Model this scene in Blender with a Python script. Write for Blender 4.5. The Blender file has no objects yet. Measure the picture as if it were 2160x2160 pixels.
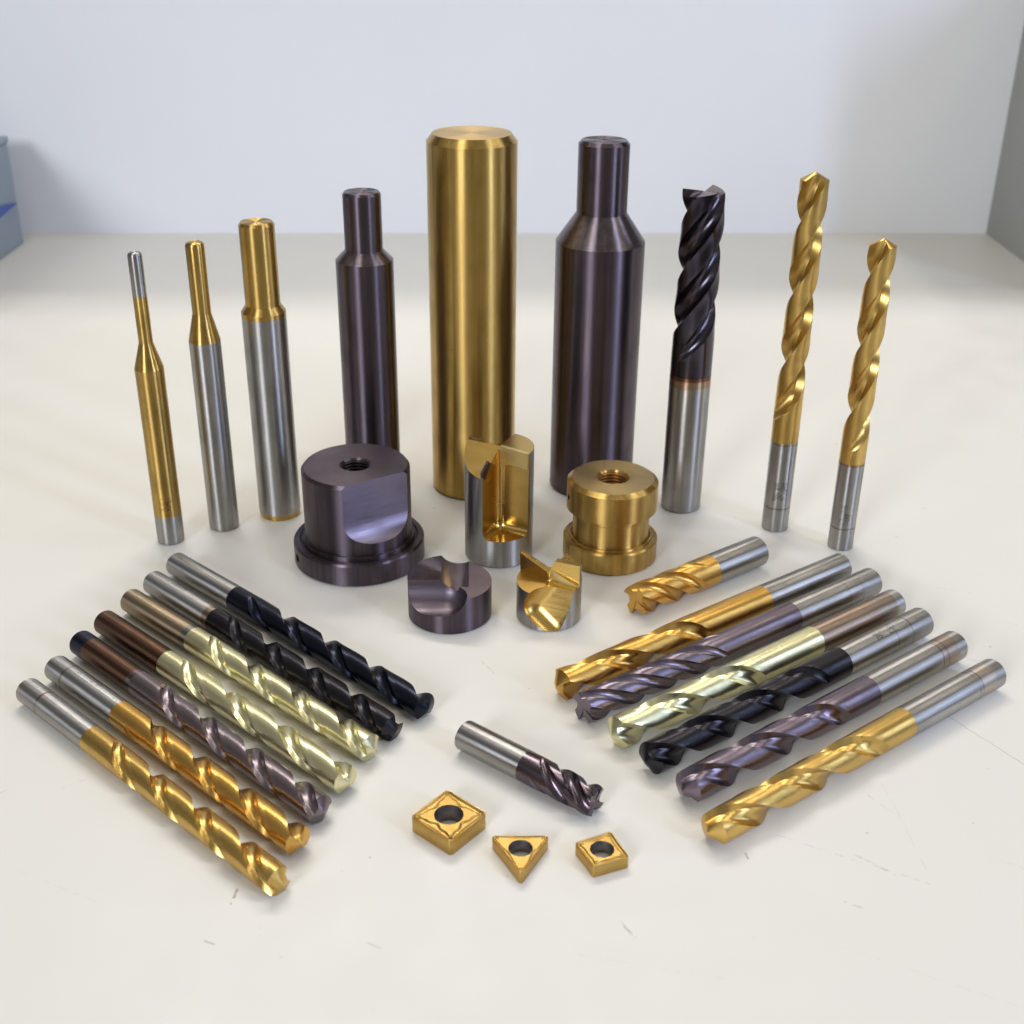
import bpy, bmesh, math, random
from mathutils import Vector, Matrix
from math import sin, cos, pi, radians, sqrt, acos, atan2, tan

sc = bpy.context.scene
col = sc.collection
MM = 0.001

# ---------------------------------------------------------------- camera
F_PX, PITCH, ROLL, CAMH = 2637.23, 0.46788, 0.00987, 0.27     # focal length in photo pixels (2160 wide)
cam_d = bpy.data.cameras.new('camera')
cam = bpy.data.objects.new('camera', cam_d); col.objects.link(cam); sc.camera = cam
cam_d.sensor_width = 36.0
cam_d.lens = 36.0 * F_PX / 2160.0
cam_d.clip_start = 0.01; cam_d.clip_end = 50
cF = Vector((0, cos(PITCH), -sin(PITCH))); cR = Vector((1, 0, 0)); cU = cR.cross(cF)
cR2 = cos(ROLL) * cR + sin(ROLL) * cU; cU2 = -sin(ROLL) * cR + cos(ROLL) * cU
m = Matrix((cR2, cU2, -cF)).transposed().to_4x4(); m.translation = Vector((0, 0, CAMH))
cam.matrix_world = m
cam_d.dof.use_dof = True; cam_d.dof.focus_distance = 0.475; cam_d.dof.aperture_fstop = 18

# ---------------------------------------------------------------- room light
W = bpy.data.worlds.new('World'); sc.world = W; W.use_nodes = True
nt = W.node_tree; nt.nodes.clear()
def wn(t, **k):
    n = nt.nodes.new(t)
    for a, b in k.items(): setattr(n, a, b)
    return n
out = wn('ShaderNodeOutputWorld'); bg = wn('ShaderNodeBackground'); tc = wn('ShaderNodeTexCoord')
sep = wn('ShaderNodeSeparateXYZ'); ramp = wn('ShaderNodeValToRGB'); mr = wn('ShaderNodeMapRange')
nt.links.new(tc.outputs['Generated'], sep.inputs[0])
mr.inputs['From Min'].default_value = -1; mr.inputs['From Max'].default_value = 1
nt.links.new(sep.outputs['Z'], mr.inputs['Value']); nt.links.new(mr.outputs[0], ramp.inputs[0])
cr = ramp.color_ramp
cr.elements[0].position = 0.0; cr.elements[0].color = (0.06, 0.055, 0.05, 1)
cr.elements[1].position = 1.0; cr.elements[1].color = (0.62, 0.60, 0.55, 1)
for p_, c_ in ((0.42, (0.07, 0.06, 0.055, 1)), (0.54, (0.20, 0.185, 0.17, 1)), (0.72, (0.42, 0.40, 0.37, 1))):
    e = cr.elements.new(p_); e.color = c_
# unseen room: upright noise bands, added to give the metals striped reflections
mp = wn('ShaderNodeMapping'); mp.inputs['Scale'].default_value = (3.6, 3.6, 0.4)
nz = wn('ShaderNodeTexNoise'); nz.inputs['Scale'].default_value = 1.3; nz.inputs['Detail'].default_value = 2
nt.links.new(tc.outputs['Generated'], mp.inputs[0]); nt.links.new(mp.outputs[0], nz.inputs[0])
mr2 = wn('ShaderNodeMapRange'); mr2.inputs['From Min'].default_value = 0.35; mr2.inputs['From Max'].default_value = 0.65
mr2.inputs['To Min'].default_value = 0.06; mr2.inputs['To Max'].default_value = 2.2
nt.links.new(nz.outputs[0], mr2.inputs['Value'])
vm = wn('ShaderNodeVectorMath', operation='SCALE')
nt.links.new(ramp.outputs[0], vm.inputs[0]); nt.links.new(mr2.outputs[0], vm.inputs['Scale'])
nt.links.new(vm.outputs[0], bg.inputs[0]); nt.links.new(bg.outputs[0], out.inputs[0])
bg.inputs[1].default_value = 0.38

def area(name, loc, target, sx, sy, power, color, spread=None):
    d = bpy.data.lights.new(name, 'AREA'); d.shape = 'RECTANGLE'; d.size = sx; d.size_y = sy
    d.energy = power; d.color = color
    if spread: d.spread = spread
    o = bpy.data.objects.new(name, d); col.objects.link(o); o.location = loc
    o.rotation_euler = (Vector(target) - Vector(loc)).to_track_quat('-Z', 'Y').to_euler()
    return o
# ceiling fittings (warm) and a window (cool), placed from the highlights on the chamfers and shanks
area('ceiling_lamp_left', (-0.42, 0.85, 1.95), (-0.42, 0.85, 0), 0.16, 1.5, 7.8, (1.0, 0.94, 0.84))
area('ceiling_lamp_right', (1.15, 0.95, 1.95), (1.15, 0.95, 0), 0.16, 1.5, 6.8, (1.0, 0.94, 0.84))
area('ceiling_lamp_back', (-0.1, 1.78, 1.95), (-0.1, 1.4, 0), 1.5, 0.26, 21.5, (1.0, 0.95, 0.87))
area('window_light', (1.35, -0.55, 0.70), (0, 0.5, 0.12), 0.20, 0.8, 11.0, (0.56, 0.68, 1.0))
area('window_light_side', (2.1, 0.40, 0.95), (0, 0.6, 0.1), 0.30, 1.0, 7.0, (0.60, 0.72, 1.0))
area('window_light_far', (-1.3, -2.0, 1.2), (0, 0.7, 0.1), 0.7, 1.0, 42, (0.84, 0.89, 1.0))

sc.view_settings.view_transform = 'Standard'; sc.view_settings.look = 'None'
sc.view_settings.exposure = 0.05; sc.view_settings.gamma = 1.0
sc.render.engine = 'CYCLES'
sc.cycles.use_denoising = True
sc.cycles.max_bounces = 8; sc.cycles.diffuse_bounces = 4; sc.cycles.glossy_bounces = 5
sc.cycles.sample_clamp_indirect = 6.0

# ---------------------------------------------------------------- node helper
class NT:
    def __init__(s, name):
        s.m = bpy.data.materials.new(name); s.m.use_nodes = True
        s.t = s.m.node_tree; s.t.nodes.clear()
        s.out = s.n('ShaderNodeOutputMaterial'); s.b = s.n('ShaderNodeBsdfPrincipled')
        s.l(s.b.outputs[0], s.out.inputs[0]); s.tc = s.n('ShaderNodeTexCoord')
    def n(s, t, **k):
        n = s.t.nodes.new(t)
        for a, b in k.items(): setattr(n, a, b)
        return n
    def l(s, a, b): s.t.links.new(a, b)
    def put(s, sock, v):
        if isinstance(v, (int, float)): sock.default_value = v
        elif isinstance(v, (tuple, list)): sock.default_value = tuple(v) + ((1,) if len(sock.default_value) == 4 and len(v) == 3 else ())
        else: s.l(v, sock)
    def math(s, op, a, b=None, c=None, clamp=False):
        n = s.n('ShaderNodeMath', operation=op); n.use_clamp = clamp
        s.put(n.inputs[0], a)
        if b is not None: s.put(n.inputs[1], b)
        if c is not None: s.put(n.inputs[2], c)
        return n.outputs[0]
    def noise(s, scale, detail=3, sc3=(1, 1, 1), coord='Object', rough=0.5, off=(0, 0, 0)):
        mp = s.n('ShaderNodeMapping'); mp.inputs['Scale'].default_value = sc3; mp.inputs['Location'].default_value = off
        s.l(s.tc.outputs[coord], mp.inputs[0])
        n = s.n('ShaderNodeTexNoise'); n.inputs['Scale'].default_value = scale
        n.inputs['Detail'].default_value = detail; n.inputs['Roughness'].default_value = rough
        s.l(mp.outputs[0], n.inputs['Vector']); return n.outputs['Fac']
    def rng(s, v, a, b, c=0.0, d=1.0, smooth=False):
        n = s.n('ShaderNodeMapRange'); n.clamp = True
        if smooth: n.interpolation_type = 'SMOOTHSTEP'
        s.put(n.inputs['Value'], v); s.put(n.inputs['From Min'], a); s.put(n.inputs['From Max'], b)
        s.put(n.inputs['To Min'], c); s.put(n.inputs['To Max'], d); return n.outputs[0]
    def mix(s, f, a, b, mode='MIX'):
        n = s.n('ShaderNodeMix', data_type='RGBA', blend_type=mode)
        s.put(n.inputs[0], f); s.put(n.inputs[6], a); s.put(n.inputs[7], b); return n.outputs[2]
    def bump(s, h, strength, dist):
        n = s.n('ShaderNodeBump'); n.inputs['Strength'].default_value = strength; n.inputs['Distance'].default_value = dist
        s.l(h, n.inputs['Height']); s.l(n.outputs[0], s.b.inputs['Normal'])
    def z(s):
        n = s.n('ShaderNodeSeparateXYZ'); s.l(s.tc.outputs['Object'], n.inputs[0]); return n.outputs

GOLD = (0.63, 0.415, 0.125); GOLD_D = (0.66, 0.39, 0.10); AMBER = (0.70, 0.415, 0.11); PALE = (0.80, 0.76, 0.47)
STEEL = (0.47, 0.455, 0.435); PURPLE = (0.14, 0.112, 0.134); VIOLET = (0.20, 0.165, 0.20); BLACK = (0.040, 0.038, 0.045)
NAVY = (0.026, 0.029, 0.044); BROWN = (0.135, 0.072, 0.045); BRONZE = (0.40, 0.31, 0.20); SMOKE = (0.24, 0.20, 0.22)

_mc = {}
def metal(key, color, rough=0.22, aniso=0.0, turned=True, zones=(), rings=(), etch=None, stain=0.25, seed=0, scratch=0.35):
    """Coated or bare metal. zones: (z0,z1,colour) heat tints along the axis (mm); rings: (z, width, colour);
    etch: (z0,z1,angle,halfwidth) a patch of worn laser marking."""
    k = (key,)
    if k in _mc: return _mc[k]
    M = NT(key)
    seedv = (seed * 1.7, seed * 0.9, seed * 2.3)
    xyz = M.z()
    c = color
    big = M.noise(90, 3, off=seedv)
    c = M.mix(M.rng(big, 0.35, 0.7), tuple(x * (1 + stain * 0.25) for x in color), tuple(x * (1 - stain * 0.5) for x in color))
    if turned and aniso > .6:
        sk = M.noise(520, 3, sc3=(1, 1, 0.02), off=seedv)  # reflection streaks along the axis, painted into the base colour
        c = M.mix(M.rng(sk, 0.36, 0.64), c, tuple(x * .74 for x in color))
    zmm = M.math('MULTIPLY', xyz[2], 1000.0)
    wob = M.math('MULTIPLY', M.math('SUBTRACT', M.noise(160, 2, off=seedv), 0.5), 2.2)
    zw = M.math('ADD', zmm, wob)
    for z0, z1, zc in zones:
        f = M.math('MULTIPLY', M.rng(zw, z0 - .5, z0 + .6, smooth=True), M.rng(zw, z1 - .6, z1 + .5, 1, 0, smooth=True))
        c = M.mix(f, c, zc)
    for z0, w, rc in rings:
        d = M.math('ABSOLUTE', M.math('SUBTRACT', M.math('ADD', zmm, M.math('MULTIPLY', wob, 0.35)), z0))
        f = M.math('MULTIPLY', M.rng(d, w * .35, w, 1, 0, smooth=True), M.rng(M.noise(120, 2, off=(seed, 3, 1)), 0.30, 0.52, 0.15, 0.85))
        c = M.mix(f, c, rc)
    if etch:
        z0, z1, a0, hw = etch
        ang = M.math('ARCTAN2', xyz[1], xyz[0])
        da = M.math('ABSOLUTE', M.math('SUBTRACT', ang, a0))
        fz = M.math('MULTIPLY', M.rng(zmm, z0, z0 + .3), M.rng(zmm, z1 - .3, z1, 1, 0))
        fa = M.rng(da, hw * .9, hw, 1, 0)
        g = M.noise(1500, 2, sc3=(1, 1, 1.6), off=seedv)
        g2 = M.rng(M.noise(450, 1, off=seedv), 0.40, 0.56)
        f = M.math('MULTIPLY', M.math('MULTIPLY', fz, fa), M.math('MULTIPLY', M.rng(g, 0.47, 0.53, 1, 0), g2))
        c = M.mix(M.math('MULTIPLY', f, 0.8), c, tuple(x * .22 for x in color))
    # fine specks
    sp = M.noise(700, 2, off=seedv)
    if turned: c = M.mix(M.rng(sp, 0.70, 0.78, 0, 0.5), c, tuple(x * .35 for x in color))
    M.put(M.b.inputs['Base Color'], c)
    M.b.inputs['Metallic'].default_value = 1.0
    fine = M.noise(2600, 2, sc3=(1, 1, 14), off=seedv) if turned else M.noise(1100, 2, sc3=(.05, .05, 1), off=seedv)
    r = M.rng(fine, 0.3, 0.7, rough * (1 - scratch * .6), rough * (1 + scratch))
    r = M.math('ADD', r, M.rng(big, 0.45, 0.75, 0.0, 0.08))
    M.put(M.b.inputs['Roughness'], r)
    if aniso:
        M.b.inputs['Anisotropic'].default_value = aniso
        M.b.inputs['Anisotropic Rotation'].default_value = 0.25
        tg = M.n('ShaderNodeTangent'); tg.direction_type = 'RADIAL'; tg.axis = 'Z'
        M.l(tg.outputs[0], M.b.inputs['Tangent'])
    M.bump(M.math('ADD', fine, M.math('MULTIPLY', M.noise(260, 2, off=seedv), 0.6)), 0.10 if turned else 0.02, 0.00006)
    _mc[k] = M.m
    return M.m

# ---------------------------------------------------------------- mesh helpers
def finish(me, sharp=28):
    me.polygons.foreach_set('use_smooth', [True] * len(me.polygons))
    me.set_sharp_from_angle(angle=radians(sharp))
def mesh_obj(name, verts, faces, mat, parent=None, mats=None, idx=None, sharp=28, scale=MM):
    me = bpy.data.meshes.new(name)
    me.from_pydata([(x * scale, y * scale, z * scale) for x, y, z in verts], [], faces)
    me.validate(); me.update()
    if mats:
        for q in mats: me.materials.append(q)
        if idx: me.polygons.foreach_set('material_index', idx)
    else: me.materials.append(mat)
    bm = bmesh.new(); bm.from_mesh(me); bmesh.ops.recalc_face_normals(bm, faces=bm.faces); bm.to_mesh(me); bm.free()
    finish(me, sharp)
    o = bpy.data.objects.new(name, me); col.objects.link(o)
    if parent: o.parent = parent
    return o
def lathe(name, prof, mat, parent=None, n=96, closed=True, sharp=28, loc=(0, 0, 0)):
    """prof: (r,z) from bottom to top in mm; r==0 closes."""
    V, Fc, rows = [], [], []
    for r, z in prof:
        if r < 1e-6: rows.append([len(V)]); V.append((0, 0, z))
        else:
            rows.append(list(range(len(V), len(V) + n)))
            V += [(r * cos(2 * pi * i / n), r * sin(2 * pi * i / n), z) for i in range(n)]
    def strip(a, b):
        for i in range(n):
            j = (i + 1) % n
            if len(a) == 1 and len(b) == 1: return
            if len(a) == 1: Fc.append((a[0], b[i], b[j]))
            elif len(b) == 1: Fc.append((a[i], b[0], a[j]))
            else: Fc.append((a[i], a[j], b[j], b[i]))
    for a, b in zip(rows, rows[1:]): strip(a, b)
    o = mesh_obj(name, V, Fc, mat, parent, sharp=sharp)
    o.location = Vector(loc) * MM
    return o
def root(name, loc, label, cat, rz=0, group=None):
    o = bpy.data.objects.new(name, None); col.objects.link(o); o.empty_display_size = 0.01
    o.location = Vector(loc) * MM; o.rotation_euler = (0, 0, rz)
    o['label'] = label; o['category'] = cat
    if group: o['group'] = group
    return o
def boolean(o, cutters, op='DIFFERENCE'):
    for c in cutters:
        md = o.modifiers.new('b', 'BOOLEAN'); md.operation = op; md.object = c; md.solver = 'EXACT'
        try: md.material_mode = 'TRANSFER'
        except Exception: pass
    dg = bpy.context.evaluated_depsgraph_get(); dg.update()
    me = bpy.data.meshes.new_from_object(o.evaluated_get(dg), depsgraph=dg)
    o.modifiers.clear(); o.data = me
    for c in cutters: bpy.data.objects.remove(c)
def weld(o, sharp=24):
    bm = bmesh.new(); bm.from_mesh(o.data)
    bmesh.ops.remove_doubles(bm, verts=bm.verts, dist=1e-6)
    bmesh.ops.recalc_face_normals(bm, faces=bm.faces)
    bm.to_mesh(o.data); bm.free(); finish(o.data, sharp)
def box_obj(name, x0, x1, y0, y1, z0, z1, mat, bevel=0, segs=4, matrix=None, only=None):
    """box in mm; bevel mm, only='z' bevels the vertical edges, 'zb' vertical and bottom."""
    bm = bmesh.new(); bmesh.ops.create_cube(bm, size=1)
    for v in bm.verts:
        v.co = Vector(((x0 + x1) / 2 + v.co.x * (x1 - x0), (y0 + y1) / 2 + v.co.y * (y1 - y0), (z0 + z1) / 2 + v.co.z * (z1 - z0)))
    if bevel:
        es = []
        for e in bm.edges:
            a, b = e.verts
            vert = abs(a.co.z - b.co.z) > 1e-6
            bot = (not vert) and abs(a.co.z - z0) < 1e-6
            if only is None or (only == 'z' and vert) or (only == 'b' and bot) or (only == 'zb' and (vert or bot)): es.append(e)
        bmesh.ops.bevel(bm, geom=es, offset=bevel, segments=segs, profile=0.5, affect='EDGES')
    if matrix: bm.transform(matrix)
    bm.transform(Matrix.Scale(MM, 4))
    me = bpy.data.meshes.new(name); bm.to_mesh(me); bm.free(); me.materials.append(mat)
    o = bpy.data.objects.new(name, me); col.objects.link(o)
    return o
def cyl_obj(name, p0, p1, r, mat, n=64):
    p0 = Vector(p0); p1 = Vector(p1); d = p1 - p0
    bm = bmesh.new(); bmesh.ops.create_cone(bm, cap_ends=True, segments=n, radius1=r, radius2=r, depth=d.length)
    M_ = Matrix.Translation((p0 + p1) / 2) @ d.to_track_quat('Z', 'Y').to_matrix().to_4x4()
    bm.transform(M_); bm.transform(Matrix.Scale(MM, 4))
    me = bpy.data.meshes.new(name); bm.to_mesh(me); bm.free(); me.materials.append(mat)
    o = bpy.data.objects.new(name, me); col.objects.link(o)
    return o

# ---------------------------------------------------------------- setting
def table_material():
    M = NT('white_laminate')
    base = (0.765, 0.742, 0.668)
    big = M.noise(3.0, 4)
    c = M.mix(M.rng(big, 0.3, 0.7), base, (0.745, 0.72, 0.655))
    sm = M.noise(22, 4)
    c = M.mix(M.rng(sm, 0.55, 0.75, 0, 0.35), c, (0.74, 0.72, 0.68))
    # sparse specks of grime
    for s_, th, dk in ((140, 0.10, 0.35), (80, 0.075, 0.5), (42, 0.04, 0.6)):
        vo = M.n('ShaderNodeTexVoronoi'); vo.inputs['Scale'].default_value = s_
        M.l(M.tc.outputs['Object'], vo.inputs['Vector'])
        sepc = M.n('ShaderNodeSeparateColor'); M.l(vo.outputs['Color'], sepc.inputs[0])
        f = M.math('MULTIPLY', M.rng(vo.outputs['Distance'], th * .4, th, 1, 0), M.rng(sepc.outputs[0], 0.86, 0.90))
        f = M.math('MULTIPLY', f, M.rng(M.noise(260, 2), 0.45, 0.6))
        c = M.mix(M.math('MULTIPLY', f, dk), c, (0.22, 0.20, 0.18))
    # scuffs and scratches where the photograph has them: x0,y0,x1,y1 (mm), width, strength, broken-up
    SC = [(159.3, 372.7, 190, 326, .30, .55, 0), (85.2, 308.7, 128, 287.2, .28, .35, 1), (125.4, 335.3, 128.4, 293.5, .25, .22, 1),
          (-81.9, 276.5, -81.1, 282.6, .8, .75, 1), (73.9, 300.1, 74.3, 297.4, .5, .7, 0), (32.5, 271.7, 36.5, 265.3, .8, .55, 1),
          (-12.0, 407, -5.5, 396, .5, .30, 1), (-1, 357, 8, 340, .8, .3, 1), (176, 415, 186, 404, .7, .4, 1),
          (-86, 262, -83, 261, .5, .5, 0), (-172, 320, -166, 327, .5, .3, 1), (-150, 326, -142, 333, .6, .18, 1),
          (172, 470, 197, 462, .4, .16, 1), (108, 300, 118, 291, .7, .35, 1), (100, 280, 104, 277.5, .9, .3, 1), (141, 240, 147, 234, .9, .35, 1),
          (-40, 262, -36, 260, .5, .3, 0), (-96, 470, -90, 470.5, .5, .3, 1), (60, 400, 64, 399, .4, .3, 1), (118, 330, 126, 318, .5, .3, 1), (150, 300, 175, 283, .2, .25, 1), (95, 262, 150, 236, .2, .2, 1), (-60, 400, -52, 392, .4, .2, 1), (20, 258, 60, 250, .18, .2, 1), (-150, 290, -120, 276, .18, .18, 1), (200, 440, 240, 420, .25, .3, 1)]
    xyz = M.n('ShaderNodeVectorMath', operation='SCALE'); M.l(M.tc.outputs['Object'], xyz.inputs[0]); xyz.inputs['Scale'].default_value = 1000
    brk = M.rng(M.noise(420, 2), 0.44, 0.56)
    wobn = M.n('ShaderNodeTexNoise'); wobn.inputs['Scale'].default_value = 60; M.l(M.tc.outputs['Object'], wobn.inputs['Vector'])
    wv = M.n('ShaderNodeVectorMath', operation='MULTIPLY_ADD'); M.l(wobn.outputs['Color'], wv.inputs[0])
    wv.inputs[1].default_value = (1.6, 1.6, 0); M.l(xyz.outputs[0], wv.inputs[2])
    for x0, y0, x1, y1, w, st, br in SC:
        x0 += .8; x1 += .8; y0 += .8; y1 += .8
        dx, dy = x1 - x0, y1 - y0; L2 = dx * dx + dy * dy
        a = M.n('ShaderNodeVectorMath', operation='SUBTRACT'); M.l(wv.outputs[0], a.inputs[0]); a.inputs[1].default_value = (x0, y0, 0)
        fl = M.n('ShaderNodeVectorMath', operation='MULTIPLY'); M.l(a.outputs[0], fl.inputs[0]); fl.inputs[1].default_value = (1, 1, 0)
        d = M.n('ShaderNodeVectorMath', operation='DOT_PRODUCT'); M.l(fl.outputs[0], d.inputs[0]); d.inputs[1].default_value = (dx / L2, dy / L2, 0)
        t = M.math('MINIMUM', M.math('MAXIMUM', d.outputs['Value'], 0.0), 1.0)
        s_ = M.n('ShaderNodeVectorMath', operation='SCALE'); s_.inputs[0].default_value = (dx, dy, 0); M.l(t, s_.inputs['Scale'])
        q = M.n('ShaderNodeVectorMath', operation='DISTANCE'); M.l(fl.outputs[0], q.inputs[0]); M.l(s_.outputs[0], q.inputs[1])
        f = M.rng(q.outputs['Value'], w * .2, w * .75, st * .9, 0)
        if br: f = M.math('MULTIPLY', f, brk)
        c = M.mix(f, c, (0.16, 0.145, 0.13))
    M.put(M.b.inputs['Base Color'], c)
    M.put(M.b.inputs['Roughness'], M.rng(M.noise(40, 3), 0.3, 0.7, 0.38, 0.52))
    M.b.inputs['Specular IOR Level'].default_value = 0.35
    M.bump(M.noise(900, 3), 0.05, 0.0002)
    return M.m
def paint(name, c, rough=0.6, var=0.04, scale=8):
    M = NT(name)
    cc = M.mix(M.rng(M.noise(scale, 4), 0.3, 0.7), c, tuple(x * (1 - var) for x in c))
    M.put(M.b.inputs['Base Color'], cc); M.b.inputs['Roughness'].default_value = rough
    M.bump(M.noise(350, 3), 0.08, 0.0003)
    return M.m
def structure(o): o['kind'] = 'structure'; return o
tbl = structure(box_obj('table_top', -900, 900, -20, 1120, -30, 0, table_material(), 2, 3)); finish(tbl.data, 40)
wallm = paint('white_wall_paint', (0.87, 0.87, 0.87), 0.6, 0.03, 5)
def slant(o, y_at_0, slope): pass
wl = box_obj('back_wall', -900, 700, 0, 20, -4, 420, wallm, 0)
wl.location = (0, 1.064, 0); wl.rotation_euler = (0, 0, 0.0385); structure(wl); wl['label'] = 'low white wall standing along the back of the table'
sp_ = structure(box_obj('side_panel', 409, 427, 860, 1079, -4, 222, paint('grey_panel_paint', (0.33, 0.33, 0.31), 0.6, 0.05, 6), 0))
flr = structure(box_obj('floor', -4000, 4000, -4000, 4500, -780, -760, paint('dark_floor', (0.16, 0.145, 0.13), 0.5, 0.1, 3)))

# blue-grey storage box at the left
plast = NT('grey_blue_plastic')
plast.put(plast.b.inputs['Base Color'], plast.mix(plast.rng(plast.noise(14, 3), .3, .7), (0.22, 0.27, 0.32), (0.28, 0.32, 0.37)))
plast.b.inputs['Roughness'].default_value = 0.35; plast.bump(plast.noise(400, 2), 0.05, 0.0002)
bluep = NT('blue_plastic'); bluep.put(bluep.b.inputs['Base Color'], bluep.mix(bluep.rng(bluep.noise(30, 2), .4, .6), (0.02, 0.06, 0.30), (0.03, 0.08, 0.36)))
bluep.b.inputs['Roughness'].default_value = 0.35
sb = root('storage_box', (-525, 880, 0), 'blue grey plastic storage box with a blue band, at the left edge', 'box')
def part(o, parent, sharp=40, name=None):
    o.parent = parent; o.matrix_parent_inverse = Matrix.Translation(parent.location).inverted() if parent.rotation_euler.z == 0 else parent.matrix_world.inverted()
    if sharp: weld(o, sharp)
    return o
part(box_obj('box_body', -640, -405, 700, 1022, 0.2, 79.6, plast.m, 4, 4, only='z'), sb)
part(box_obj('box_lid', -640.6, -404.4, 699.4, 1022.6, 79.9, 85, plast.m, 1.5, 3), sb)
wv_ = [(-402.6, 1015, 33.4), (-402.6, 950, 43), (-402.6, 720, 56), (-402.6, 720, 12), (-402.6, 950, 29), (-405.3, 1015, 33.0), (-405.3, 950, 43), (-405.3, 720, 56), (-405.3, 720, 12), (-405.3, 950, 29)]
bb = mesh_obj('blue_band', wv_, [(0, 1, 2, 3, 4), (5, 9, 8, 7, 6), (0, 5, 6, 1), (1, 6, 7, 2), (2, 7, 8, 3), (3, 8, 9, 4), (4, 9, 5, 0)], bluep.m)
part(bb, sb, None)

# ---------------------------------------------------------------- fluted tools
def tool_body(parent, R, s0, L, fs, n, P, phase, mat, kind='drill', d0=1.02, rho=0.74, run=None, half=64, Rs=None, xf=None,
              names=('fluted_body', 'drill_point'), tipmat=None, relief=0.09, corner=0.0, gash=.10, HS=None):
    """helical body along local z from s0 to L (mm); flutes begin at fs; n flutes of pitch P"""
    run = run or 2.2 * R
    nf, nl = (18, 14) if n == 2 else (14, 9)
    HS = HS or (1.12 if kind == 'drill' else 1.0)
    marg = radians(11) if kind == 'drill' else radians(5)
    per = 2 * pi / n
    def zend(r, t, fl):
        q = r / R
        if kind == 'drill': return L - r / tan(radians(half)) - relief * R * t * q * 0.55
        if fl: return L - R * gash * (1 - 0.3 * t)
        return L - relief * R * t - 0.02 * R * (1 - q)
    spec = []   # per tooth: list of (kind, param)
    for i in range(nf): spec.append(('f', -1 + 2 * i / nf))
    for i in range(nl): spec.append(('l', i / (nl - 1)))
    def place(sp, k, s):
        t = (s - fs) / run
        se = max(s, fs)
        if t <= 0: phi = 1e-3; d = None
        else:
            tt = min(t, 1.0); d = d0 + (1 + rho - d0) * (1 - tt ** 1.25) ** 1.3
            phi = acos(max(-1, min(1, (d * d + 1 - rho * rho) / (2 * d))))
            phi = max(phi, 1e-3)
        ctr = per * k + 2 * pi * (se - L) / P + phase
        if sp[0] == 'f':
            a = sp[1] * phi
            r = 1.0 if d is None else d * cos(a) - sqrt(max(0, rho * rho - (d * sin(a)) ** 2))
            r = min(r, 1.0)
            if a > 0:
                if d is not None: r = r - 0.05 * min(1, max(0, t)) * max(0, a / phi - .6) / .4 * (1 if kind == 'drill' else 0)
                a *= HS
            return ctr + a, r
        w = per - (1 + HS) * phi; q = sp[1]; ph2 = phi * HS
        tq = max(0.0, min(1.0, t))
        mfrac = 1 - marg / w
        # clearance behind a narrow margin at the leading edge
        if kind == 'drill':
            a = ph2 + (q / (1 - 1.0 / (nl - 1)) * mfrac * w if q < 1 - 1.5 / (nl - 1) else (w * mfrac + 0.004 if q < 1 else w))
            if q >= 1 - 1.5 / (nl - 1): a = ph2 + (w * mfrac + 0.012 if q < 1 else w)
            if q < 1 - 1.5 / (nl - 1): a = min(a, ph2 + w * mfrac - 0.0)
            cl = 0.022 * max(0, min(1, (t - .5) / .5))
            r = 1.0 if q > 1 - 1.5 / (nl - 1) else 1 - cl - (0.05 * tq - cl) * max(0, 1 - q / .28) ** 2 * (1 if tq > 0 else 0)
        else:
            a = ph2 + q * w
            u = (1 - q) * w
            r = 1 - tq * (0.0 if u < marg else min(0.05, 0.10 * (u - marg)))
        return ctr + a, r
    nv = n * len(spec)
    K = [(sp, k) for k in range(n) for sp in spec]
    zsl = [s0 + (fs - s0) * i / 2 for i in range(2)]
    step = 0.75 if R < 8 else 1.0
    cnt = int((L - fs) / step)
    us = [(fs + (L - fs) * i / cnt) for i in range(cnt + 1)]
    lev = zsl + us
    V, Fc = [], []
    rows = []
    for li, z in enumerate(lev):
        u = (z - fs) / (L - fs)
        row = []
        for sp, k in K:
            if z <= fs + 1e-9: zz = z; ang, r = place(sp, k, z)
            else:
                # own end height
                _, rr = place(sp, k, L)
                t = (sp[1] + 1) / 2 if sp[0] == 'f' else 1 - sp[1]
                if kind == 'drill':
                    t = (max(0, sp[1]) if sp[0] == 'f' else 1 - sp[1])
                    t = t ** 0.8
                ze = zend(rr * R, t, sp[0] == 'f' and -1 < sp[1])
                zz = fs + (ze - fs) * u
                ang, r = place(sp, k, zz)
                if corner and zz > L - corner * R * 2: r *= 1 - 0.35 * corner * max(0, (zz - (L - corner * R * 2)) / (corner * R * 2)) ** 2
            row.append(len(V)); V.append((r * R * cos(ang), r * R * sin(ang), zz))
        rows.append(row)
    for a, b in zip(rows, rows[1:]):
        for i in range(nv):
            j = (i + 1) % nv; Fc.append((a[i], a[j], b[j], b[i]))
    body = mesh_obj(names[0], V, Fc, mat, parent, sharp=32)
    # end cap, its own part
    last = [V[i] for i in rows[-1]]
    cv, cf = [], []
    fr = [1.0, 0.55, 0.2] if kind == 'drill' else [1.0, 0.72, 0.42, 0.16]
    for f in fr:
        for (x, y, z) in last:
            if kind == 'drill': zz = L + (z - L) * f
            else: zz = (L - 0.10 * R) + (z - (L - 0.10 * R)) * f
            cv.append((x * f, y * f, zz))
    cv.append((0, 0, L if kind == 'drill' else L - 0.12 * R)); c0 = len(cv) - 1
    for q in range(len(fr) - 1):
        for i in range(nv):
            j = (i + 1) % nv; cf.append((q * nv + i, q * nv + j, (q + 1) * nv + j, (q + 1) * nv + i))
    q = len(fr) - 1
    for i in range(nv): cf.append((q * nv + i, q * nv + (i + 1) % nv, c0))
    cap = mesh_obj(names[1], cv, cf, tipmat or mat, parent, sharp=18)
    for o in (body, cap):
        if xf: o.matrix_local = xf
    return body, cap

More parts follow.
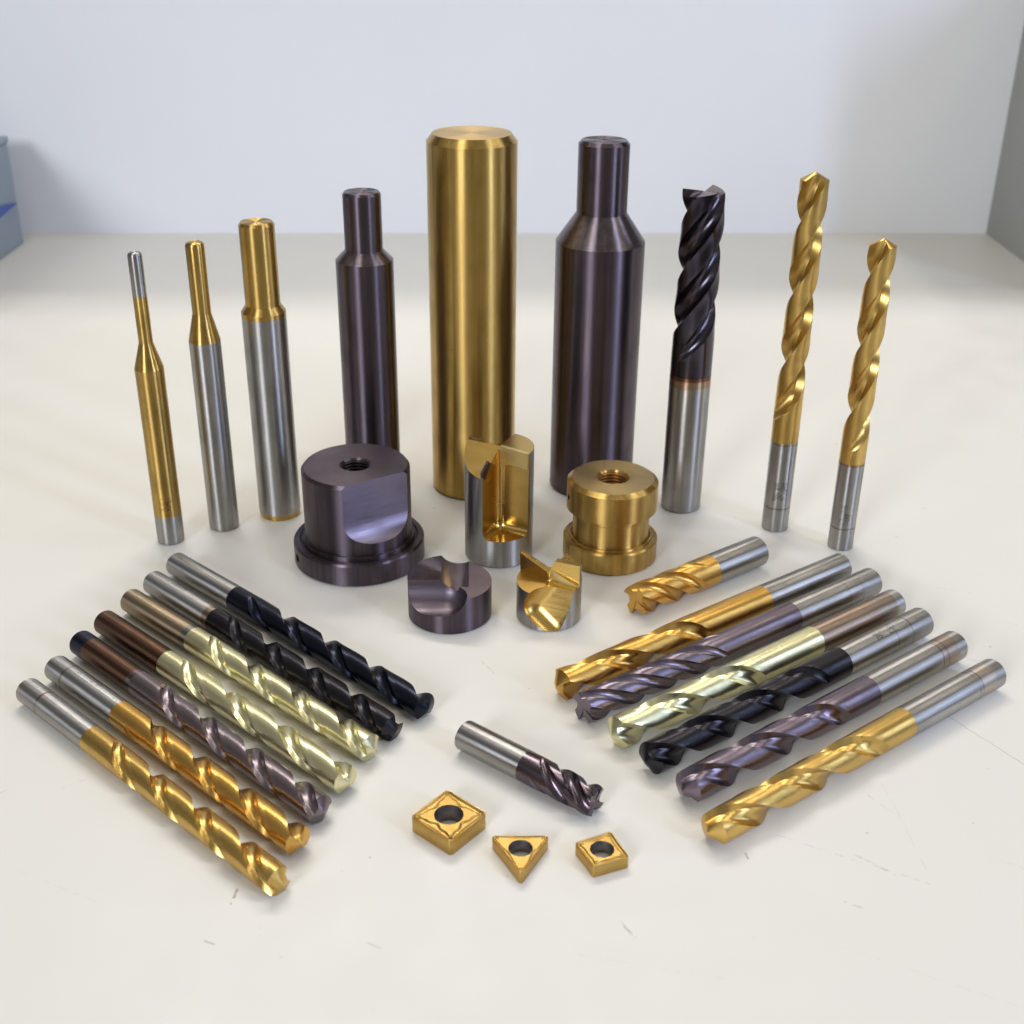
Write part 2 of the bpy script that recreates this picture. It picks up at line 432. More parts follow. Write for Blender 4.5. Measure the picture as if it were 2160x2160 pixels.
def shank(parent, R, z1, mat, xf=None, z0=0.0, ch=0.7, capmat=None, name='shank'):
    prof = [(0, z0), (R - ch, z0), (R - ch * .3, z0 + ch * .35), (R, z0 + ch), (R, z0 + (z1 - z0) / 2), (R, z1)]
    o = lathe(name, prof, mat, parent, n=72, sharp=50)
    if xf: o.matrix_local = xf
    return o

def lying(name, label, x, y, ang, R, L, b, fs, shankm, bodym, n=2, P=50, phase=0, kind='drill', group=None, **kw):
    rt = root(name, (x, y, 0), label, kw.pop('cat', 'drill bit'), radians(ang), group)
    Rb = kw.pop('Rb', R)
    xf = Matrix.Translation((0, 0, R * MM)) @ Matrix.Rotation(radians(90), 4, 'Y')
    shank(rt, R, b, shankm, xf)
    if kind == 'drill': kw.setdefault('d0', .99); kw.setdefault('rho', .57); kw.setdefault('HS', 1.65)
    tool_body(rt, Rb, b, L, fs, n, P, phase, bodym, kind, xf=xf, **kw)
    return rt

GL = 'drill bits lying side by side on the left'
GR = 'drill bits lying side by side on the right'
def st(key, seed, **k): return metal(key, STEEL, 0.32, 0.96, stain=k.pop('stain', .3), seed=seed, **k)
DARKR = (0.16, 0.07, 0.05)
UP = pi   # local angle that faces up when lying
left = [
 ('gold fluted drill bit nearest the bottom left, its grey shank ringed by a dark stain', -176.1, 377.0, -41.7, 4.85, 146.9, 43.4, 54,
   st('steel_l1', 1, rings=((13.5, .6, DARKR),), zones=((0, 1.5, (.5, .42, .38)),)), metal('coat_l1', GOLD, .27, .3, seed=1), 48, 1.93, {}),
 ('amber gold drill bit with scuffed grey shank, second from the bottom left', -170.6, 391.7, -41.5, 4.95, 143.0, 43.7, 53,
   st('steel_l2', 2, rings=((11, .8, (.25, .19, .15)),), etch=(16, 30, 3.0, .5)), metal('coat_l2', AMBER, .27, .3, seed=2), 49, 0.2, {}),
 ('dark grey drill bit with brown shank and blue black butt end', -166.8, 409.1, -42.1, 5.0, 145.7, 41.3, 51,
   metal('shank_l3', BROWN, .33, .93, zones=((-2, 8.5, NAVY), (38.5, 43, (.14, .10, .10))), seed=3), metal('coat_l3', SMOKE, .27, .3, seed=3), 52, 1.08, {}),
 ('pale gold drill bit with a brown oxidised shank', -162.0, 424.2, -41.8, 5.0, 147.1, 43.5, 52,
   metal('shank_l4', BROWN, .33, .93, seed=4, stain=.5), metal('coat_l4', PALE, .27, .3, seed=4), 59, 0.2, {}),
 ('pale gold drill bit with a bronze grey shank and worn tip', -156.2, 440.9, -41.6, 5.05, 147.1, 44.2, 52,
   metal('shank_l5', BRONZE, .32, .94, zones=((41, 46, (.22, .2, .18)),), seed=5), metal('coat_l5', PALE, .27, .3, seed=5, stain=.5), 51, 1.6, {}),
 ('black drill bit with scratched silver shank, next to the outermost one', -150.9, 455.8, -42.4, 5.1, 150.9, 44.6, 52,
   st('steel_l6', 6, etch=(14, 26, 2.8, .5), zones=((41, 46, (.25, .2, .15)),)), metal('coat_l6', BLACK, .27, .3, seed=6), 50, -0.74, {}),
 ('blue black drill bit with clean silver shank, farthest back on the left', -145.3, 471.9, -42.0, 5.1, 156.4, 43.1, 53,
   st('steel_l7', 7), metal('coat_l7', NAVY, .27, .3, seed=7), 51, 0.14, {}),
]
for lab, x, y, a, R, L, b, fs, sm, bmat, P, ph, kw in left:
    lying('drill_bit', lab, x, y, a, R, L, b, fs, sm, bmat, 2, P, ph, group=GL, d0=1.08, rho=.62, HS=1.16, relief=.04, half=67, **kw)
right = [
 ('gold drill bit with bright steel shank, farthest back in the right row', 143.1, 473.6, -143.6, 6.0, 157.0, 48.8, 83,
   st('steel_r1', 11), metal('coat_r1', GOLD_D, .27, .3, seed=11), 2, 70, 1.58, {}),
 ('purple grey four flute drill bit lying between two gold ones', 152.9, 460.9, -143.6, 5.97, 157.8, 49.4, 90,
   st('steel_r2', 12, rings=((12, .5, (.3, .25, .22)), (20, .4, (.3, .25, .22)))), metal('coat_r2', VIOLET, .27, .3, seed=12), 4, 66, 0.2, dict(kind='end', relief=.05, d0=1.08, rho=.48)),
 ('pale greenish gold drill bit with coppery shank', 157.9, 443.2, -143.3, 5.95, 153.2, 49.5, 79,
   metal('shank_r3', (.40, .33, .275), .32, .94, zones=((-2, 5, STEEL), (15, 48, (.36, .27, .21))), seed=13), metal('coat_r3', PALE, .27, .3, seed=13), 2, 60, -0.97, {}),
 ('black drill bit with tight flutes and a silver shank marked by fine rings', 164.9, 428.9, -142.6, 5.98, 150.5, 49.8, 62,
   st('steel_r4', 14, rings=((13, .5, (.2, .16, .15)), (22, .4, (.25, .2, .2))), etch=(20, 34, 3.0, .5)), metal('coat_r4', BLACK, .27, .3, seed=14), 2, 52, -0.35, {}),
 ('violet grey drill bit with grey shank, second from the bottom right', 172.9, 411.5, -142.7, 6.0, 146.9, 52.6, 66,
   st('steel_r5', 15, rings=((12, .6, (.25, .18, .18)), (15, .6, (.25, .16, .14))), zones=((5, 14, (.4, .32, .26)),)), metal('coat_r5', VIOLET, .27, .3, seed=15), 2, 56, 0.4, {}),
 ('gold drill bit nearest the bottom right, double brown ring on its shank', 181.6, 393.0, -143.0, 5.75, 150.1, 53.4, 66,
   st('steel_r6', 16, rings=((14.2, .5, DARKR), (16.2, .5, DARKR)), zones=((6, 14, (.48, .42, .37)),)), metal('coat_r6', GOLD, .27, .3, seed=16), 2, 59, 0.4, {}),
]
for lab, x, y, a, R, L, b, fs, sm, bmat, n, P, ph, kw in right:
    nm = 'drill_bit'
    if n == 4: kw['names'] = ('fluted_body', 'cutting_end')
    lying(nm, lab, x, y, a, R, L, b, fs, sm, bmat, n, P, ph, group=GR, **kw)
lying('end_mill', 'short gold end mill with polished shank lying beside the gold bushing', 108.8, 485.6, -142.7, 6.75, 73.1, 29.5, 35,
      st('steel_r0', 10, stain=.1), metal('coat_r0', GOLD_D, .27, .3, seed=10), 4, 58, 0.3, 'end', cat='end mill',
      names=('fluted_body', 'cutting_end'), relief=.06, d0=1.10, rho=.52)
lying('end_mill', 'short purple grey end mill lying alone at the front centre above the inserts', -15.9, 352.1, -38.5, 5.45, 56.4, 27.2, 32,
      st('steel_m', 9, stain=.1), metal('coat_m', PURPLE, .2, .3, seed=9), 4, 45, 0.0, 'end', cat='end mill',
      names=('fluted_body', 'cutting_end'), relief=.07, d0=1.16, rho=.62, corner=.3, gash=.17)

# ---------------------------------------------------------------- standing tools
def standing(name, label, x, y, cat, rz=0, group=None): return root(name, (x, y, 0), label, cat, rz, group)
# end mill, three long flutes
t = standing('end_mill', 'tall dark purple end mill standing upright with silver shank', 81.6, 543.1, 'end mill')
shank(t, 9.5, 68.5, metal('steel_h', STEEL, .32, .96, zones=((63, 69.5, (.42, .30, .20)), (66.5, 70, (.20, .09, .06))), seed=20), ch=1.2)
tool_body(t, 9.5, 68.5, 152.3, 76, 3, 78, -0.42, metal('coat_h', (0.075, .066, .082), .2, .2, seed=20), 'end', names=('fluted_body', 'cutting_end'),
          relief=.2, gash=.42, d0=1.17, rho=.68, run=22, tipmat=metal('tip_h', (0.26, .22, .24), .3, 0, seed=21))
GS = 'gold drill bits standing upright'
t = standing('drill_bit', 'taller gold drill bit standing upright, its tip the highest of all drills', 123.3, 521.6, 'drill bit', group=GS)
shank(t, 6.1, 44.8, st('steel_t8', 22, rings=((12, .6, (.2, .14, .1)), (44, .7, (.25, .18, .1))), etch=(16, 26, -1.7, .55)))
tool_body(t, 6.1, 44.8, 164.5, 54, 2, 62, -1.32, metal('coat_t8', GOLD, .31, .3, seed=22), half=62)
t = standing('drill_bit', 'shorter gold drill bit standing upright at the far right', 149.9, 503.6, 'drill bit', group=GS)
shank(t, 5.65, 42.7, st('steel_t9', 23, rings=((11, .5, (.2, .14, .1)), (42.2, .8, (.3, .17, .08))), etch=(13, 23, -1.7, .5)))
tool_body(t, 5.65, 42.7, 141.8, 49, 2, 61, -1.88, metal('coat_t9', GOLD, .31, .3, seed=23), half=62)

RA = dict(rough=.22, aniso=.6)
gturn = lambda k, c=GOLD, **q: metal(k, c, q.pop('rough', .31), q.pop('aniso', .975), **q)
# T1
t = standing('punch_pin', 'slimmest gold punch pin with silver tip and silver foot, standing leftmost', -155.2, 502.5, 'punch pin')
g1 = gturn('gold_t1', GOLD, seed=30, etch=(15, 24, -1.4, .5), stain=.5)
lathe('foot', [(0, 0), (5.0, 0), (5.7, .5), (6.05, 1.4), (6.05, 14.2)], st('steel_t1', 30), t, sharp=50)
lathe('shank', [(6.05, 14.2), (6.05, 50), (6.15, 83.3)], g1, t, sharp=50)
lathe('taper', [(6.15, 83.3), (2.95, 94.6)], g1, t, sharp=50)
lathe('neck', [(2.95, 94.6), (2.95, 104), (2.95, 114.8)], g1, t, sharp=50)
lathe('tip', [(2.95, 114.8), (2.95, 124), (2.95, 132), (2.7, 132.8), (2.2, 133.2), (0, 133.3)], st('steel_t1b', 31), t, sharp=50)
# T2
t = standing('punch_pin', 'middle sized punch pin with gold neck on a plain silver shank', -134.0, 517.0, 'punch pin')
s2 = st('steel_t2', 32)
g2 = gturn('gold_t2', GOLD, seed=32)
lathe('shank', [(0, 0), (5.9, 0), (6.6, .6), (6.83, 1.5), (6.83, 50), (6.83, 90.9)], s2, t, sharp=50)
lathe('taper', [(6.83, 90.9), (4.0, 103)], g2, t, sharp=50)
lathe('neck', [(4.0, 103), (4.0, 120), (4.0, 132.4), (3.7, 133.4), (3.1, 133.8), (0, 133.8)], g2, t, sharp=50)
# T3
t = standing('punch_pin', 'thick punch pin with gold neck, silver shank and gold rim at its foot', -110.3, 531.0, 'punch pin')
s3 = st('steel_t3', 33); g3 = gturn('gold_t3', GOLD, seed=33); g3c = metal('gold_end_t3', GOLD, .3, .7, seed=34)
lathe('foot_rim', [(0, 0), (8.8, 0), (9.3, 1.0), (9.7, 2.9)], g3, t, sharp=20)
lathe('shank', [(9.72, 2.9), (9.72, 50), (9.8, 97.8)], s3, t, sharp=50)
lathe('shoulder', [(9.8, 97.8), (9.8, 99.9), (7.66, 103)], g3, t, sharp=20)
lathe('neck', [(7.66, 103), (7.66, 120), (7.66, 138), (6.86, 139.2), (0, 139.2)], g3, t, sharp=24)
# P1, P2
t = standing('stepped_punch', 'smaller purple grey stepped punch standing behind the wide collar', -67.5, 553.0, 'punch')
pm = gturn('purple_p1', PURPLE, seed=35)
lathe('shank', [(0, 0), (12, 0), (13, 1), (13, 60), (13, 117.3)], pm, t, sharp=24)
lathe('shoulder', [(13, 117.3), (8.53, 121.9)], gturn('purple_p1b', (.22, .18, .19), seed=36), t, sharp=24)
lathe('neck', [(8.5, 121.9), (8.5, 134), (8.5, 146.5), (7.66, 147.5), (0, 147.5)], pm, t, sharp=24)
t = standing('stepped_punch', 'larger purple grey stepped punch standing right of the gold cylinder', 39.3, 568.0, 'punch')
pm = gturn('purple_p2', PURPLE, seed=37)
lathe('shank', [(0, 0), (19.3, 0), (20.5, 1.2), (20.5, 60), (20.5, 123)], pm, t, n=128, sharp=24)
lathe('shoulder', [(20.5, 123), (11.5, 136.1)], gturn('purple_p2b', (.22, .18, .19), seed=38), t, n=128, sharp=24)
lathe('neck', [(11.5, 136.1), (11.5, 150), (11.5, 166.4), (10.1, 167.9), (1.2, 167.9), (1.0, 167.2), (0, 167.0)], pm, t, n=128, sharp=24)
# A
t = standing('gold_cylinder', 'tallest plain gold cylinder with chamfered top at the back centre', -19.3, 565.4, 'cylinder')
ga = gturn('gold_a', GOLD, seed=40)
lathe('cylinder_body', [(0, 0), (19.0, 0), (20.25, 1.2), (20.25, 80), (20.25, 167.5)], ga, t, n=160, sharp=24)
lathe('top_chamfer', [(20.25, 167.5), (17.6, 170.9)], ga, t, n=160, sharp=24)
lathe('top_face', [(17.6, 170.9), (9, 170.92), (0, 170.93)], metal('gold_a_end', (.60, .43, .19), .38, .45, seed=41), t, n=160, sharp=24)

# gold bushing
t = standing('bushing', 'gold spool shaped bushing with a centre hole and flanged base', 43.9, 493.8, 'bushing')
gb = gturn('gold_b', GOLD, seed=42, stain=.5); gbt = metal('gold_b_end', (.55, .40, .18), .36, .5, seed=43)
hole_m = metal('bore_gold', (.38, .2, .07), .35, .2, seed=44)
lathe('base_flange', [(20.2, 0), (20.95, .8), (20.95, 9.6), (20.2, 10.3), (18.6, 10.4), (18.4, 11.2), (17.6, 11.3), (17.3, 10.6)], gb, t, n=128, sharp=24)
lathe('neck', [(17.3, 10.6), (16.9, 12), (16.9, 21.5), (17.3, 22), (17.3, 24.2)], gb, t, n=128, sharp=24)
hd = lathe('head', [(17.3, 24.2), (19.9, 24.4), (19.9, 36.6), (17.75, 38.2), (7.3, 38.2), (6.6, 37.3), (6.6, 24), (17.3, 24.2)], gb, t, n=128, sharp=24)
hd.data.materials.append(gbt)
for p_ in hd.data.polygons:
    if p_.normal.z > .95: p_.material_index = 1
dark = metal('dark_hole', (.03, .02, .015), .5, 0, seed=45)
def radial_hole(o, a, z, r, depth, R, loc):
    d = Vector((cos(a), sin(a), 0))
    return cyl_obj('c', Vector(loc) + d * (R - depth) + Vector((0, 0, z)), Vector(loc) + d * (R + 3) + Vector((0, 0, z)), r, dark, 24)
boolean(hd, [])
bpy.context.view_layer.update()
def cut_at(o, cutters):
    # cutters are built around the world origin in mm: move them to the part's place first
    bpy.context.view_layer.update()
    for c in cutters: c.matrix_world = o.matrix_world.copy()
    bpy.context.view_layer.update(); boolean(o, cutters); weld(o)
cut_at(hd, [radial_hole(hd, radians(194), 30.5, 1.3, 4, 19.9, (0, 0, 0)), radial_hole(hd, radians(-8), 30.5, 1.3, 4, 19.9, (0, 0, 0))])
prof = [(6.6, 37.3)]
for i in range(14): prof += [(6.6, 37.0 - i * 1.5), (6.1, 36.6 - i * 1.5), (6.1, 36.3 - i * 1.5)]
prof += [(6.0, 15.5), (0, 15.4)]
lathe('threaded_bore', prof, hole_m, t, n=64, sharp=24)

# purple collar
t = standing('collar', 'wide purple grey collar with side flat and threaded hole, on a round flange', -67.7, 490.0, 'collar')
pc = gturn('purple_c', PURPLE, seed=46)
pcut = metal('purple_milled', (.19, .16, .20), .34, .85, turned=False, seed=47, stain=.1, scratch=.2)
fl_ = lathe('base_flange', [(0, 0), (27.8, 0), (28.75, .8), (28.75, 9.6), (28.1, 10.5), (26.0, 10.6), (25.4, 9.9), (24.9, 9.9), (24.6, 12.2), (23.3, 12.3), (0, 12.3)], pc, t, n=160, sharp=24)
cut_at(fl_, [radial_hole(fl_, radians(207), 5.4, 1.9, 5, 28.75, (0, 0, 0))])
dr = lathe('drum', [(23.4, 12.3), (23.4, 43.3), (22.3, 44.7), (6.9, 44.7), (6.1, 43.9), (6.1, 20), (6.1, 12.3), (23.4, 12.3)], pc, t, n=160, sharp=24)
dr.data.materials.append(metal('purple_c_end', (.13, .105, .12), .42, .3, seed=61))
for p_ in dr.data.polygons:
    if p_.normal.z > .95: p_.material_index = 1
nd = atan2(-.834, .552)
Mz = Matrix.Rotation(nd, 4, 'Z')
cb = box_obj('c', 17.6, 40, -30, 30, 27, 60, pcut, matrix=Mz)
# concave lower corner: a big round cutter lying along the flat
ax = Vector((-sin(nd), cos(nd), 0)); nn = Vector((cos(nd), sin(nd), 0))
cc_ = cyl_obj('c', nn * 28.6 + ax * -30 + Vector((0, 0, 27)), nn * 28.6 + ax * 30 + Vector((0, 0, 27)), 11.0, pcut, 96)
cut_at(dr, [cb, cc_])
prof = [(6.1, 43.9)]
for i in range(18): prof += [(6.1, 43.6 - i * 1.5), (5.6, 43.2 - i * 1.5), (5.6, 42.9 - i * 1.5)]
prof += [(6.0, 16), (0, 15.9)]
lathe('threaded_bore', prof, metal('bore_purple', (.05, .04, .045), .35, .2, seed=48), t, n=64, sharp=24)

# D: low two-lobed purple cutter
t = standing('cutter_head', 'low round purple grey cutter head with a scooped groove across it', -25.1, 441.4, 'cutter head')
pd = gturn('purple_d', PURPLE, seed=49); pdc = metal('purple_d_cut', (.16, .13, .155), .38, 0, turned=False, seed=50)
cd = lathe('cutter_body', [(0, 0), (16.4, 0), (17.1, .7), (17.1, 17.9), (0, 17.9)], pd, t, n=128, sharp=24)
def capsule_cut(p, r, x0, zc, y):
    pass
c1 = cyl_obj('c', (-30, -13.2, 17.2), (-1.5, -13.2, 17.2), 9.3, pdc, 192)          # front scoop running to the left
bm = bmesh.new(); bmesh.ops.create_uvsphere(bm, u_segments=64, v_segments=48, radius=9.3)
bm.transform(Matrix.Scale(MM, 4) @ Matrix.Translation((-1.5, -13.2, 17.2))); me = bpy.data.meshes.new('c'); bm.to_mesh(me); bm.free(); me.materials.append(pdc)
c2 = bpy.data.objects.new('c', me); col.objects.link(c2)
c3 = box_obj('c', -40, -1, -40, -3.9, 17.2, 40, pdc)
c4 = cyl_obj('c', (-1.5, -13.2, 17.2), (-1.5, -13.2, 40), 9.3, pdc, 96)
c5 = cyl_obj('c', (3.2, -6, 21.5), (1.5, 40, 21.5), 7.4, pdc, 96)                 # rear scoop
c6 = box_obj('c', -0.5, 40, -40, 40, 0, 30, pdc, matrix=Matrix.Translation((2, 0, 16.2)) @ Matrix.Rotation(radians(3), 4, 'Y'))
cut_at(cd, [c1, c2, c3, c4, c5, c6])

# K: tall steel and gold cutter
t = standing('cutter_head', 'tall silver cutter head with long gold pocket standing before the gold cylinder', -5.8, 493.8, 'cutter head')
ks = metal('steel_k', STEEL, .32, .95, seed=51); kg = metal('gold_k', GOLD, .2, .3, turned=False, seed=52, scratch=.12, stain=.1)
ck = lathe('cutter_body', [(0, 0), (14.3, 0), (15.1, .8), (15.1, 52.4), (0, 52.4)], ks, t, n=128, sharp=24)
ck.data.materials.append(kg)
for p_ in ck.data.polygons:
    if p_.normal.z > .9: p_.material_index = 1
a1 = radians(-28)
def pocket(ox, oy, rot, z0, z1, bev, tilt=None, mat=kg, w1=40, w2=40):
    # quadrant with its corner at (ox,oy): walls along rot and rot-90
    M_ = Matrix.Translation((ox, oy, z0)) @ (tilt or Matrix.Identity(4)) @ Matrix.Rotation(rot, 4, 'Z')
    return box_obj('c', 0, w1, -w2, 0, 0, z1 - z0, mat, bev, 8, M_, 'zb')
pk1 = pocket(-.3, -1.0, a1, 13.4, 80, 3.6, mat=kg)
pk2 = pocket(.3, 1.0, a1 + pi, 22.0, 80, 4.0)
n_ = Vector((cos(radians(242)), sin(radians(242)), 0))
hl = box_obj('c', 0, 60, -60, 60, 0, 40, kg, matrix=Matrix.Translation((0, 0, 52.6)) @ Matrix.Rotation(radians(242), 4, 'Z') @ Matrix.Rotation(radians(33), 4, 'Y'))
notch = cyl_obj('c', (-3.5, -6, 53.5), (2.5, 8, 52), 3.6, kg, 32)
bpy.data.objects.remove(notch)
cut_at(ck, [pk1, pk2, hl])
kb = metal('gold_blade', (.86, .68, .30), .28, 0, turned=False, seed=53)
kd = metal('dark_edge', (.24, .20, .22), .25, 0, turned=False, seed=54)
def plate(name, parent, pts, thick, mat, nrm):
    """flat polygon (3-D points, mm) with thickness behind it"""
    nv = Vector(nrm).normalized() * thick
    V = [tuple(Vector(p)) for p in pts] + [tuple(Vector(p) - nv) for p in pts]; k = len(pts)
    Fc = [tuple(range(k)), tuple(range(2 * k - 1, k - 1, -1))] + [(i, (i + 1) % k, k + (i + 1) % k, k + i) for i in range(k)]
    return mesh_obj(name, V, Fc, mat, parent, sharp=10)
d1 = Vector((cos(a1), sin(a1), 0)); f1 = Vector((sin(a1), -cos(a1), 0))
o1 = Vector((-.3, -1.0, 0))
def P3(base, d, f, u, w, z): q = base + d * u + f * w; return (q.x, q.y, z)
plate('blade', t, [P3(o1, d1, f1, 1.2, .9, 53.2), P3(o1, d1, f1, 14.9, .9, 52.4), P3(o1, d1, f1, 14.4, .9, 45.0), P3(o1, d1, f1, 5.5, .9, 45.6), P3(o1, d1, f1, 1.0, .9, 43.2), P3(o1, d1, f1, .2, .9, 44.5), P3(o1, d1, f1, .6, .9, 50.6)], 1.8, kb, f1)
plate('carbide_tip', t, [P3(o1, d1, f1, .5, 14.3, 43.2), P3(o1, d1, f1, .5, 14.6, 45.6), P3(o1, d1, f1, .5, 9.2, 49.2), P3(o1, d1, f1, .5, 7.6, 47.4), P3(o1, d1, f1, .5, 12.4, 42.0)], 1.2, metal('dark_tip', (.10, .085, .13), .2, 0, turned=False, seed=59), d1)
o2 = Vector((.3, 1.0, 0))
plate('blade', t, [P3(o2, -d1, -f1, 1.5, .9, 51.0), P3(o2, -d1, -f1, 15.0, .9, 53.0), P3(o2, -d1, -f1, 14.5, .9, 45.0), P3(o2, -d1, -f1, 1.0, .9, 45.0)], 1.8, kd, -f1)

# S: short steel and gold cutter
t = standing('cutter_head', 'short silver cutter head with slanted gold flutes and sharp wings', 15.4, 440.2, 'cutter head')
ss_ = metal('steel_s', STEEL, .32, .95, seed=55); sg = metal('gold_s', GOLD, .27, .3, turned=False, seed=56, scratch=.12, stain=.1)
cs = lathe('cutter_body', [(0, 0), (12.5, 0), (13.25, .8), (13.25, 26.6), (0, 26.6)], ss_, t, n=128, sharp=24)
cs.data.materials.append(sg)
for p_ in cs.data.polygons:
    if p_.normal.z > .9: p_.material_index = 1
tl = Matrix.Rotation(radians(36), 4, 'Y')
q1 = pocket(-11.0, -3.6, a1, 6.6, 70, 6.5, tilt=tl, mat=sg, w1=22, w2=30)
q1b = pocket(-1.0, -1.0, a1 + .12, 17.0, 80, 1.0, mat=sg)
q2 = pocket(.6, 1.6, a1 + pi, 12.0, 80, 2.0, mat=sg)
q3 = box_obj('c', 1.4, 60, -60, 60, 0, 40, sg, matrix=Matrix.Translation((0, 0, 17.6)) @ Matrix.Rotation(radians(236), 4, 'Z') @ Matrix.Rotation(radians(4), 4, 'Y'))
q3b = box_obj('c', -60, 0.5, -60, 60, 0, 40, sg, matrix=Matrix.Translation((0, 0, 21.2)) @ Matrix.Rotation(radians(-28), 4, 'Z') @ Matrix.Rotation(radians(21), 4, 'Y'))
# top of the right lobe falls from the rear peak to the front right
nr = Vector((0.42, -0.18, 1)).normalized()
q4 = box_obj('c', 0, 60, -60, 60, 0, 40, sg, matrix=Matrix.Translation((0, 2, 24.6)) @ nr.to_track_quat('Z', 'Y').to_matrix().to_4x4())
cut_at(cs, [q1, q1b, q2, q3, q3b, q4])
plate('blade', t, [P3(Vector((0, -1, 0)), d1, f1, 1.0, .9, 23.0), P3(Vector((0, -1, 0)), d1, f1, 12.6, .9, 18.4), P3(Vector((0, -1, 0)), d1, f1, 11.4, .9, 14.6), P3(Vector((0, -1, 0)), d1, f1, 3.2, .9, 16.2), P3(Vector((0, -1, 0)), d1, f1, .2, .9, 14.8)], 1.6, kb, f1)
plate('blade', t, [P3(Vector((0, 1.6, 0)), -d1, -f1, .6, .5, 21.6), P3(Vector((0, 1.6, 0)), -d1, -f1, 12.9, .5, 26.6), P3(Vector((0, 1.6, 0)), -d1, -f1, 12.5, .5, 17.4), P3(Vector((0, 1.6, 0)), -d1, -f1, 0, .5, 16.0)], 1.6, metal('gold_wing', (.42, .26, .09), .25, 0, turned=False, seed=57), -f1)

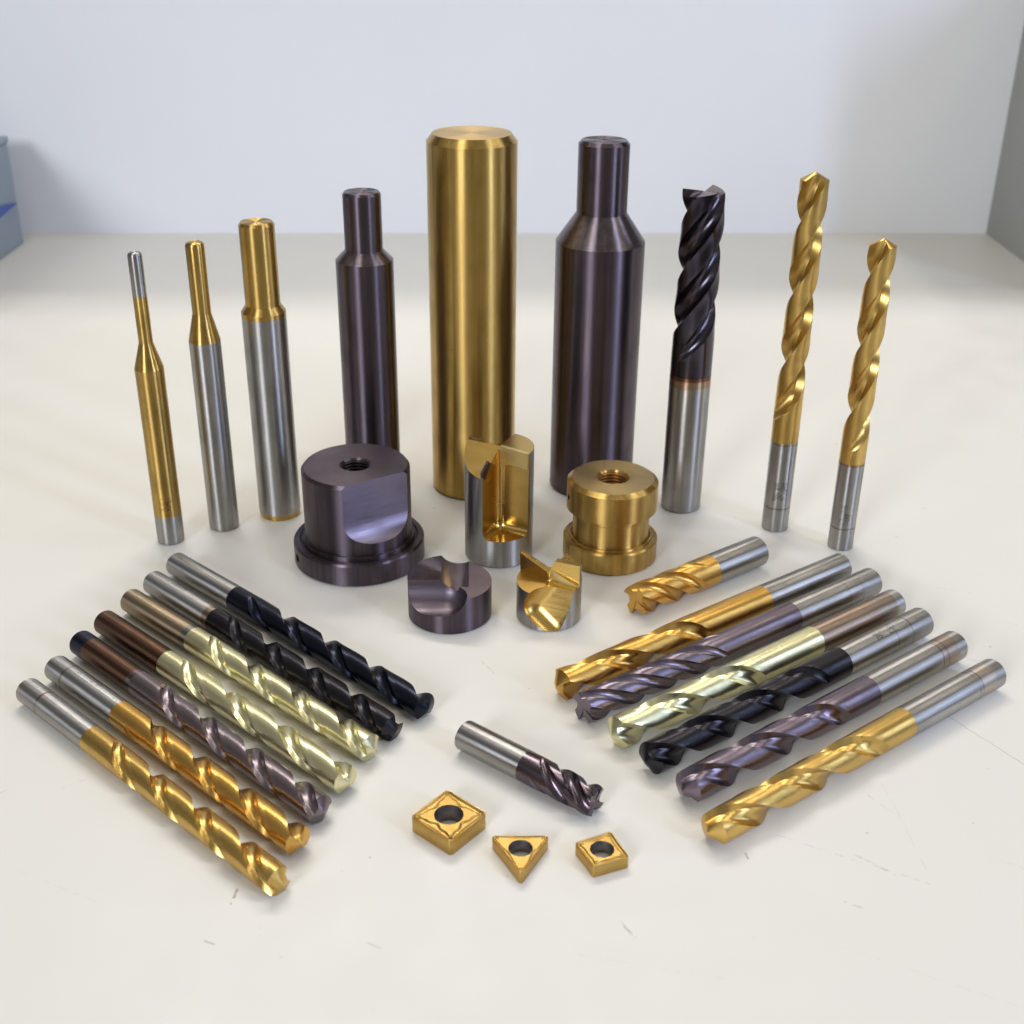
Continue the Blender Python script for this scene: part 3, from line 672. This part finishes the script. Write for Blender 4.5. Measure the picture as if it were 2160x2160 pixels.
# ---------------------------------------------------------------- cutting inserts
def satin_gold(key):
    M = NT(key)
    c = M.mix(M.rng(M.noise(150, 3), .35, .7), (0.58, 0.38, 0.12), (0.50, 0.32, 0.09))
    M.put(M.b.inputs['Base Color'], c); M.b.inputs['Metallic'].default_value = 1.0
    M.put(M.b.inputs['Roughness'], M.rng(M.noise(500, 2), .3, .7, .36, .46))
    M.bump(M.noise(2500, 2), .15, .00005)
    return M.m
ins_m = satin_gold('insert_coating')
bore_m = metal('insert_bore', (.27, .25, .25), .36, 0, seed=60)
def insert(label, corners, T, rc, rh, wave):
    cx = sum(c[0] for c in corners) / len(corners); cy = sum(c[1] for c in corners) / len(corners)
    if len(corners) == 3: pass
    r = root('cutting_insert', (cx, cy, 0), label, 'cutting insert')
    C = [Vector((x - cx, y - cy)) for x, y in corners]
    # orientation CCW
    A_ = sum(C[i].x * C[(i + 1) % len(C)].y - C[(i + 1) % len(C)].x * C[i].y for i in range(len(C)))
    if A_ < 0: C = C[::-1]
    k = len(C); outl = []; par = []
    for i in range(k):
        p, q, s = C[i - 1], C[i], C[(i + 1) % k]
        u = (p - q).normalized(); v = (s - q).normalized(); half = acos(max(-1, min(1, u.dot(v)))) / 2
        tl_ = rc / tan(half); ctr = q + (u + v).normalized() * (rc / sin(half))
        a0 = q + u * tl_ - ctr; a1_ = q + v * tl_ - ctr
        s0 = atan2(a0.y, a0.x); s1 = atan2(a1_.y, a1_.x)
        while s1 < s0: s1 += 2 * pi
        for j in range(7):
            a = s0 + (s1 - s0) * j / 6; outl.append(ctr + Vector((cos(a), sin(a))) * rc); par.append((i, None))
        # edge points to the next corner
        nq = C[(i + 1) % k]; nu = (q - nq).normalized(); nv_ = (C[(i + 2) % k] - nq).normalized(); nh = acos(max(-1, min(1, nu.dot(nv_)))) / 2
        e0 = q + v * tl_; e1 = nq + nu * (rc / tan(nh))
        for j in range(1, 30): outl.append(e0.lerp(e1, j / 30)); par.append((i, j / 30))
    N = len(outl)
    V, Fc = [], []
    def ring(f): 
        st_ = len(V); V.extend(f); return list(range(st_, st_ + N))
    rows = [ring([(p.x * .985, p.y * .985, 0) for p in outl]), ring([(p.x, p.y, .25) for p in outl]), ring([(p.x, p.y, T - .12) for p in outl])]
    GS_ = min(1.0, (min((C[i] + C[(i + 1) % k]).length / 2 for i in range(k)) - rh) / 4.0)
    dists = [(.12 + .16 * q) * (GS_ if q else 1) for q in range(22)]
    def hgt(dist, tpar, rad):
        if tpar is None: wv = 0.0; cn = 1.0
        else:
            wv = 0.5 + 0.5 * cos(tpar * 2 * pi * wave); cn = max(0, 1 - min(tpar, 1 - tpar) / .16)
        g = GS_
        ie = (1.45 + .75 * wv * (1 - cn)) * g      # where the island begins
        dep = .62 * g ** .5
        def ss(x): x = max(0, min(1, x)); return x * x * (3 - 2 * x)
        if dist < ie: return -dep * ss((dist - .16) / (1.15 * g))
        if dist < ie + 1.1 * g: return -dep + (dep - .06) * ss((dist - ie) / (1.1 * g))
        return -.06
    for d in dists:
        pts = []
        for p, (ci, tp) in zip(outl, par):
            L_ = p.length; rad = max(L_ - d * 1.15, rh + .05 + (2.9 - d) * .02); q = p * (rad / L_)
            h = hgt(d, tp, rad)
            room = L_ - rh
            h *= min(1, max(0, (rad - rh - .1) / .5))
            pts.append((q.x, q.y, T + h))
        rows.append(ring(pts))
    rows.append(ring([(p.x / p.length * rh, p.y / p.length * rh, T - .06) for p in outl]))
    for a, b in zip(rows, rows[1:]):
        for i in range(N): Fc.append((a[i], a[(i + 1) % N], b[(i + 1) % N], b[i]))
    b_ = mesh_obj('insert_body', V, Fc, ins_m, r, sharp=50)
    # nose bumps
    for q in C:
        bm = bmesh.new(); bmesh.ops.create_uvsphere(bm, u_segments=20, v_segments=12, radius=.62)
        dd = q.normalized() * (q.length - 2.0 - rc * .6)
        bm.transform(Matrix.Scale(MM, 4) @ Matrix.Translation((dd.x, dd.y, T - .38)))
        me = bpy.data.meshes.new('nose_bump'); bm.to_mesh(me); bm.free(); me.materials.append(ins_m); finish(me, 60)
        o = bpy.data.objects.new('nose_bump', me); col.objects.link(o); o.parent = r
    lathe('screw_bore', [(rh - .1, 0), (rh - .45, .5), (rh - .5, T * .5), (rh - .45, T * .62), (rh - .22, T * .8), (rh + .02, T - .05)], bore_m, r, n=64, sharp=60)
    return r
insert('largest of the three gold cutting inserts, square with a dark screw hole', [(-31.1, 308.8), (-20.2, 322.2), (-7.0, 310.7), (-17.8, 297.3)], 6.1, 1.2, 4.7, 2)
insert('triangular gold cutting insert between the two square ones', [(-5.7, 301.9), (12.8, 302.2), (3.85, 285.0)], 4.6, .8, 3.75, 2)
insert('small square gold cutting insert at the right of the triangle', [(20.4, 299.3), (31.9, 304.6), (36.9, 293.1), (25.7, 288.5)], 4.5, .85, 3.75, 1)
